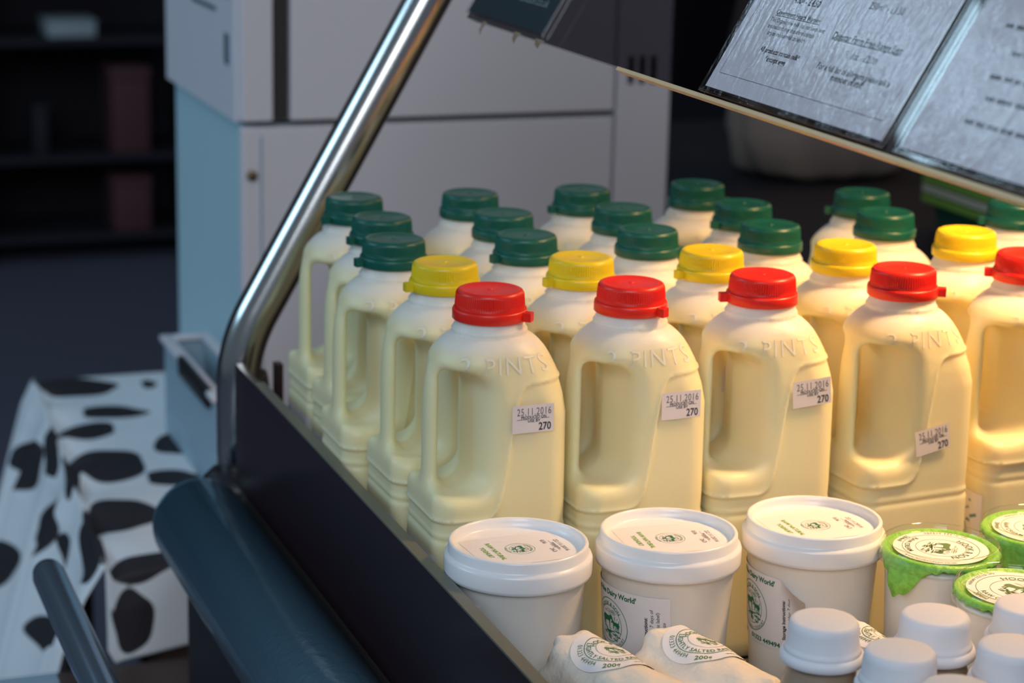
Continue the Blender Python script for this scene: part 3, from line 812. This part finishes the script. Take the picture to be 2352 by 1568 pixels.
g3 = [(.426, 1.4470, 200, 'green-capped milk bottle at the far left corner touching the steel post in the view'),
      (.511, 1.4430, 95, 'green-capped rearmost milk bottle, second from left in the back row'),
      (.596, 1.4400, 185, 'green-capped rearmost milk bottle in the back row, in front of the cabinet stile'),
      (.688, 1.4400, -10, 'green-capped rearmost milk bottle with its cap beside the cabinet right edge')]
for q, (x, y, tb2, l) in enumerate(g1 + g2 + g3): bottle(x, y, 'green', l, G3_, [0, 2, -2, 1, -1, 3, -1][q % 7], tb2)
bottle(.884, 1.318, 'green', 'green-capped milk bottle half hidden under the glass guard at the right edge', G3_, 0, 160)

# ================================================================== YOGHURT TUBS
H_T = .112
lid_prof = [(.0385, .0945), (.0405, .0935), (.0413, .0940), (.0415, .0960), (.0415, .1030), (.0410, .1045), (.0395, .1052), (.0391, .1060), (.0391, .1108), (.0386, .1118), (.0376, .1120), (.0368, .1114),
            (.0363, .1095), (.0358, .1068), (.0348, .1062), (.0320, .1062), (.0001, .1062)]
lid_me = mesh('lid', *lathe(lid_prof, 96), M['lid'])
rtub = lambda z: .0325 + (.0385 - .0325) * z / .098
tub_me = mesh('tub', *lathe([(.0001, .002), (.029, .002), (.031, 0), (.0322, .001), (.0325, .003), (.0357, .055), (.0379, .0955), (.0385, .0965), (.0385, .1)], 96), M['tub'])
liptab_me = mesh('lid_tab', *box(.0405, .0440, -.006, .006, .0945, .0965, .0008), M['lid'])
# lid label artwork; label x axis -> world -Y, label up -> world +X
def lidfn(h): return lambda x, y: (y, -x, h)
pap = grid2d(-.0225, .0225, -.0275, .0275, 2, 2)
lidlab = mesh('lid_label', [lidfn(.10635)(*v) for v in [(x, y) for x, y in pap[0]]], pap[1], M['paper'], smooth=False)
vf = xf2(logo('FARMHOUSE', True), .0085, 0, .001); lidlogo = mesh('lid_logo', [lidfn(.1065)(*v) for v in vf[0]], vf[1], M['ink_green'], smooth=False)
vf = merge([text_at('RAW NATURAL', 0, -.0135, width=.027, h=.0028, bold=.02), text_at('YOGHURT', 0, -.0190, width=.017, h=.0028, bold=.02)])
lidtxt = mesh('lid_text', [lidfn(.1065)(*v) for v in vf[0]], vf[1], M['ink_lime'], smooth=False)
vf = merge([text_at('22.11.2016', .002, .0255, width=.019, h=.0026), text_at('PRODUCED ON', .002, .0222, width=.011, h=.0012, bold=.03), stroke2d(-.007, .0212, .010, .0212, .0002), text_at('USE BY', .002, .0205, width=.006, h=.0012), text_at('036', -.006, .0180, width=.006, h=.0026), text_at('263', .008, .0180, width=.006, h=.0026)])
lidstamp = mesh('lid_stamp', [lidfn(.1065)(*v) for v in vf[0]], vf[1], M['ink_grey'], smooth=False)
def side_label(parent, ang_logo, peel=False):
    # artwork metres, x=0 at logo centre
    zc = .0625
    fn0 = cyl_fn(lambda z: rtub(z) + .0002, ang_logo, zc); fn1 = cyl_fn(lambda z: rtub(z) + .0004, ang_logo, zc)
    g = grid2d(-.030, .0405, -.022, .0215, 40, 4)
    V = [fn0(*v) for v in g[0]]
    if peel:
        V = []
        for x, y in g[0]:
            k = max(0, (x - .034 + max(0, (y - .004)) * .55) ) if y > -.012 else 0
            p = fn0(x, y); rr_ = math.hypot(p[0], p[1]); s = 1 + 1.1 * k ** 1.2 / rr_ * 2
            V.append((p[0] * s, p[1] * s, p[2] - .35 * k))
    lb = obj('side_label', V, g[1], M['paper'], parent)
    art('printed_logo', xf2(logo('RAW NATURAL YOGHURT'), .0150, 0, -.0012), M['ink_green'], fn1, lb)
    art('printed_text', merge([text_at("of the Dairy World'", .0035, .0178, width=.035, h=.0032, bold=.03), text_at('01323 449494', .012, -.0192, width=.024, h=.0028, bold=.03), text_at('.co.uk', -.012, -.0192, width=.010, h=.0024)]), M['ink_green'], fn1, lb)
    L = [('Storage Instructions:', .0265, .03), ('Consume within 7 days of', .0300, 0), ('opening (separate label)', .0335, 0), ('Do not freeze', .0370, 0)]
    art('storage_text', merge([text_at(s, x, -.001 + (0 if k else -.002), h=.0021, rot=PI / 2, bold=b) for k, (s, x, b) in enumerate(L)]), M['ink'], fn1, lb)
def tub(x, y, rot, label, ang=None, peel=False, z=0):
    t = empty('yoghurt_tub', (x, y, z), R(rot))
    link('tub_body', tub_me, t)
    ld = link('lid', lid_me, t); 
    ll = link('lid_label', lidlab, t); link('printed_logo', lidlogo, ll); link('printed_text', lidtxt, ll); link('stamped_date', lidstamp, ll)
    if ang is not None: side_label(t, R(ang), peel)
    tag(t, label, 'yoghurt tub', 'white yoghurt tubs in front of the bottles'); return t
# view direction from a tub towards the camera is about azimuth -113 deg here
tub(.4105, 1.068, 3, 'leftmost white yoghurt tub, partly hidden by the dark display side', -110.5 - 95 - 3)
tub(.4985, 1.060, -4, 'middle white yoghurt tub with a side label reading Dairy World', -115 - 58 + 4)
tub(.5890, 1.056, 0, 'rightmost white yoghurt tub with the side label peeling at its corner', -119 - 64, True)

# ================================================================== CREAM POTS
seal_rr = random.Random(4)
def pot(x, y, up_deg, flap_deg, label, z=0):
    t = empty('cream_pot', (x, y, z))
    rp = lambda z: .026 + .005 * z / .1
    obj('pot_body', *lathe([(.0001, .002), (.0235, .002), (.0255, 0), (.026, .002), (.0305, .092), (.0315, .098), (.0315, .1)], 80), M['tub'], t)
    fl_ = R(flap_deg)
    def crumple(a, j, r, zz):
        return 0
    V, F = [], []
    n = 160; prof = [(.0001, .1032), (.024, .1032), (.0295, .1035), (.0312, .1060), (.0325, .1050), (.0332, .1010), (.0334, .0970), (.0336, .0930)]
    for i in range(n):
        a = 2 * PI * i / n; da = (a - fl_ + PI) % (2 * PI) - PI; f = math.exp(-(da / .34) ** 2)
        for j, (r, zz) in enumerate(prof):
            k = max(0, j - 4) / 3
            w_ = math.sin(a * 37) * .5 + math.sin(a * 23 + 1) * .5
            V.append(((r + k * (.0007 * w_ + .003 * f * k)) * math.cos(a), (r + k * (.0007 * w_ + .003 * f * k)) * math.sin(a), zz - k * k * (.0085 * f * (1 + .25 * math.sin(a * 19)) + .0008 * w_) + (.0098 * k * (1 - f))))
    kk = len(prof)
    for i in range(n):
        for j in range(kk - 1): F.append((i * kk + j, ((i + 1) % n) * kk + j, ((i + 1) % n) * kk + j + 1, i * kk + j + 1))
    o = obj('green_seal', V, F, M['seal'], t); md = o.modifiers.new('thick', 'SOLIDIFY'); md.thickness = .0003; md.offset = -1
    o['label'] = 'crumpled green sealing film'
    obj('clear_lid', *lathe([(.0338, .0985), (.0345, .0990), (.0345, .1030), (.0338, .1065), (.0325, .1095), (.0310, .1100), (.0303, .1085), (.0300, .1055), (.0290, .1050), (.0001, .1050)], 96), M['clear'], t)
    ua = R(up_deg)
    def fn(h):
        return lambda px, py: (px * math.cos(ua - PI / 2) - py * math.sin(ua - PI / 2), px * math.sin(ua - PI / 2) + py * math.cos(ua - PI / 2), h)
    lb = art('round_label', disc2d(.0268), M['paper'], fn(.10555), t)
    r0 = .0268
    P = [xf2(ring2d(.80, .812), r0), xf2(ring2d(.52, .530), r0), xf2(COWS, r0 * .62), arc_text('HOOK & SON', .0165, PI / 2, .0040, bold=.01), arc_text('RAW CREAM', .0187, -PI / 2, .0030, bottom=True, bold=.01),
         arc_text('tel: 01323 449494', .0248, PI, .0024, bottom=True), arc_text('284ml', .0238, -PI / 2 - .35, .0030, bottom=True, bold=.01), arc_text('www.hookandson.co.uk', .0246, -.15, .0022, bottom=True)]
    art('printed_logo', merge(P), M['ink_olive'], fn(.10570), lb)
    tag(t, label, 'cream pot', 'green-sealed raw cream pots'); return t
pot(.6415, 1.003, -38, 200, 'raw cream pot with green seal right next to the rightmost yoghurt tub')
pot(.7150, 1.016, -10, 215, 'raw cream pot with green seal cut off by the right edge, farther back')
pot(.6460, .933, 25, -92, 'nearest raw cream pot with green seal, behind the small white-capped bottles')

# ================================================================== SMALL BOTTLES
sb_body = mesh('small_body', *lathe([(.0001, .001), (.018, .001), (.0205, 0), (.0218, .002), (.0222, .006), (.0222, .075), (.0215, .085), (.0195, .095), (.0172, .103), (.0160, .108), (.0158, .112), (.0158, .118), (.0001, .118)], 64), M['shake'])
sb_cap = mesh('small_cap', *lathe([(.0175, .1135), (.0190, .1145), (.0186, .1160), (.0180, .1170), (.0176, .1180), (.0172, .1255), (.0168, .1280), (.0158, .1295), (.0140, .1300), (.0001, .1302)], 64), M['cap_white'])
sb_ring = mesh('small_ring', *lathe([(.0162, .1085), (.0196, .1085), (.0206, .1095), (.0207, .1120), (.0198, .1140), (.0176, .1145)], 64), M['cap_white'])
for x, y, l in [(.495, .8715, 'small milkshake bottle with white cap, leftmost of the group at the bottom right'),
                (.551, .8615, 'small milkshake bottle with white cap, in the rear pair next to the cream pot'),
                (.511, .8265, 'small milkshake bottle with white cap, between the leftmost one and the bottom edge'),
                (.566, .8155, 'small milkshake bottle with white cap, front one cut by the right edge'),
                (.603, .8590, 'small milkshake bottle with white cap, rearmost at the right edge below the cream pot'),
                (.5135, .7800, 'small milkshake bottle with white cap, nearest one barely showing at the bottom edge')]:
    t = empty('milkshake_bottle', (x, y, 0))
    link('bottle_body', sb_body, t)['label'] = 'grey-brown milkshake filled body'
    link('cap', sb_cap, t); link('cap_collar', sb_ring, t)
    tag(t, l, 'small bottle', 'white-capped milkshake bottles')

# ================================================================== BUTTER ROLLS
def roll(p0, p1, r, seed, label, art_on=True, lab_t=.36, top=90):
    p0, p1 = Vector(p0), Vector(p1); ax = (p1 - p0); L = ax.length; ax.normalize()
    mid = (p0 + p1) / 2
    t = empty('butter_roll', (mid.x, mid.y, mid.z - r), math.atan2(ax.y, ax.x))
    rr = random.Random(seed); ph = [rr.uniform(0, 6) for _ in range(8)]
    def rad(s, a):   # s along axis -L/2..L/2
        e = (abs(s) / (L / 2)); end = max(0, e - .72) / .28
        base = r * math.sqrt(max(0, 1 - end ** 2.4 * .82))
        w_ = (.35 + end * 1.5) * .0017
        k = math.sin(3 * a + s * 90 + ph[0]) + .8 * math.sin(7 * a - s * 160 + ph[1]) + .6 * math.sin(11 * a + s * 240 + ph[2]) * end + .5 * abs(math.sin(5 * a + ph[3] + s * 60))
        return base + w_ * k * .8 - .0012
    n, m_ = 110, 90; V, F = [], []
    for i in range(m_ + 1):
        s = -L / 2 + L * i / m_
        for k in range(n):
            a = 2 * PI * k / n; q = rad(s, a); V.append((s, q * math.cos(a), r + q * math.sin(a)))
    for i in range(m_):
        for k in range(n): F.append((i * n + k, i * n + (k + 1) % n, (i + 1) * n + (k + 1) % n, (i + 1) * n + k))
    V.append((-L / 2 - .002, 0, r)); V.append((L / 2 + .002, 0, r)); a0, a1 = len(V) - 2, len(V) - 1
    for k in range(n): F.append((a0, (k + 1) % n, k)); F.append((a1, m_ * n + k, m_ * n + (k + 1) % n))
    obj('paper_wrap', V, F, M['wrap'], t)
    # folded paper edge along the roll
    P = []
    for i in range(41):
        s = -L * .42 + L * .84 * i / 40
        for k, (a, o_) in enumerate(((R(25), .0004), (R(20), .0012), (R(12), .0002))):
            q = rad(s, a) + o_ + .0004 * math.sin(s * 300); P.append((s, q * math.cos(a), r + q * math.sin(a)))
    obj('folded_edge', P, [(3 * i + k, 3 * i + k + 1, 3 * i + k + 4, 3 * i + k + 3) for i in range(40) for k in range(2)], M['wrap'], t)
    if art_on:
        s0 = -L / 2 + L * lab_t
        # artwork: x axis across the roll (towards local -y), y axis towards the far end
        ta = R(top)
        def fn(off): return lambda x, y: (lambda a, s: ((s, (max(rad(s, a), r * .80) + off) * math.cos(a), r + (max(rad(s, a), r * .80) + off) * math.sin(a))))(ta - x / r, s0 - y)
        la = art('oval_label', disc2d(1, 64, 10, .0240, .0235), M['paper'], fn(.0007), t, smooth=True)
        sc = .0225
        ro = R(-72)
        vf = merge([ring2d(.70, .72), ring2d(.42, .43), xf2(COWS, .42), arc_text('LIGHTLY SALTED RAW BUTTER', .60, -PI / 2 - .1, .125, bottom=True, bold=.01), arc_text('HOOK & SON', .50, PI / 2, .13, bold=.01),
                    arc_text('01323 449494', .82, PI * 1.02, .125, bottom=True), arc_text('200g', .90, -PI * .62, .15, bottom=True, bold=.02), arc_text('www.hookandson.co.uk', .88, -.6, .09, bottom=True)])
        art('printed_text', xf2(vf, sc, 0, 0, R(-20)), M['ink_olive'], fn(.0009), la)
    tag(t, label, 'butter roll', 'paper-wrapped butter rolls'); return t
RZ = .0605; RR = .0235
roll((.414, 1.006, RZ), (.440, .905, RZ), RR, 1, 'paper-wrapped butter roll with round label, left one against the dark display side', top=78)
roll((.467, 1.001, RZ), (.487, .903, RZ), RR, 2, 'paper-wrapped butter roll with round label, in front of the middle yoghurt tub', top=78)
roll((.560, .992, RZ), (.574, .897, RZ), RR, 3, 'paper-wrapped butter roll mostly hidden behind the leftmost small white cap', top=60, lab_t=.5)
roll((.399, .985, .0235), (.415, .885, .0235), RR, 4, 'lowest-layer butter roll beside the dark display side', False)
roll((.449, .985, .0235), (.463, .905, .0235), RR, 5, 'lowest-layer butter roll beneath the two labelled rolls', False)
roll((.512, .990, .0235), (.522, .905, .0235), RR, 6, 'lower butter roll showing a bit of paper left of the small caps', False)
roll((.566, .995, .0130), (.576, .905, .0130), .013, 7, 'thin lower butter roll under the half hidden one', False)
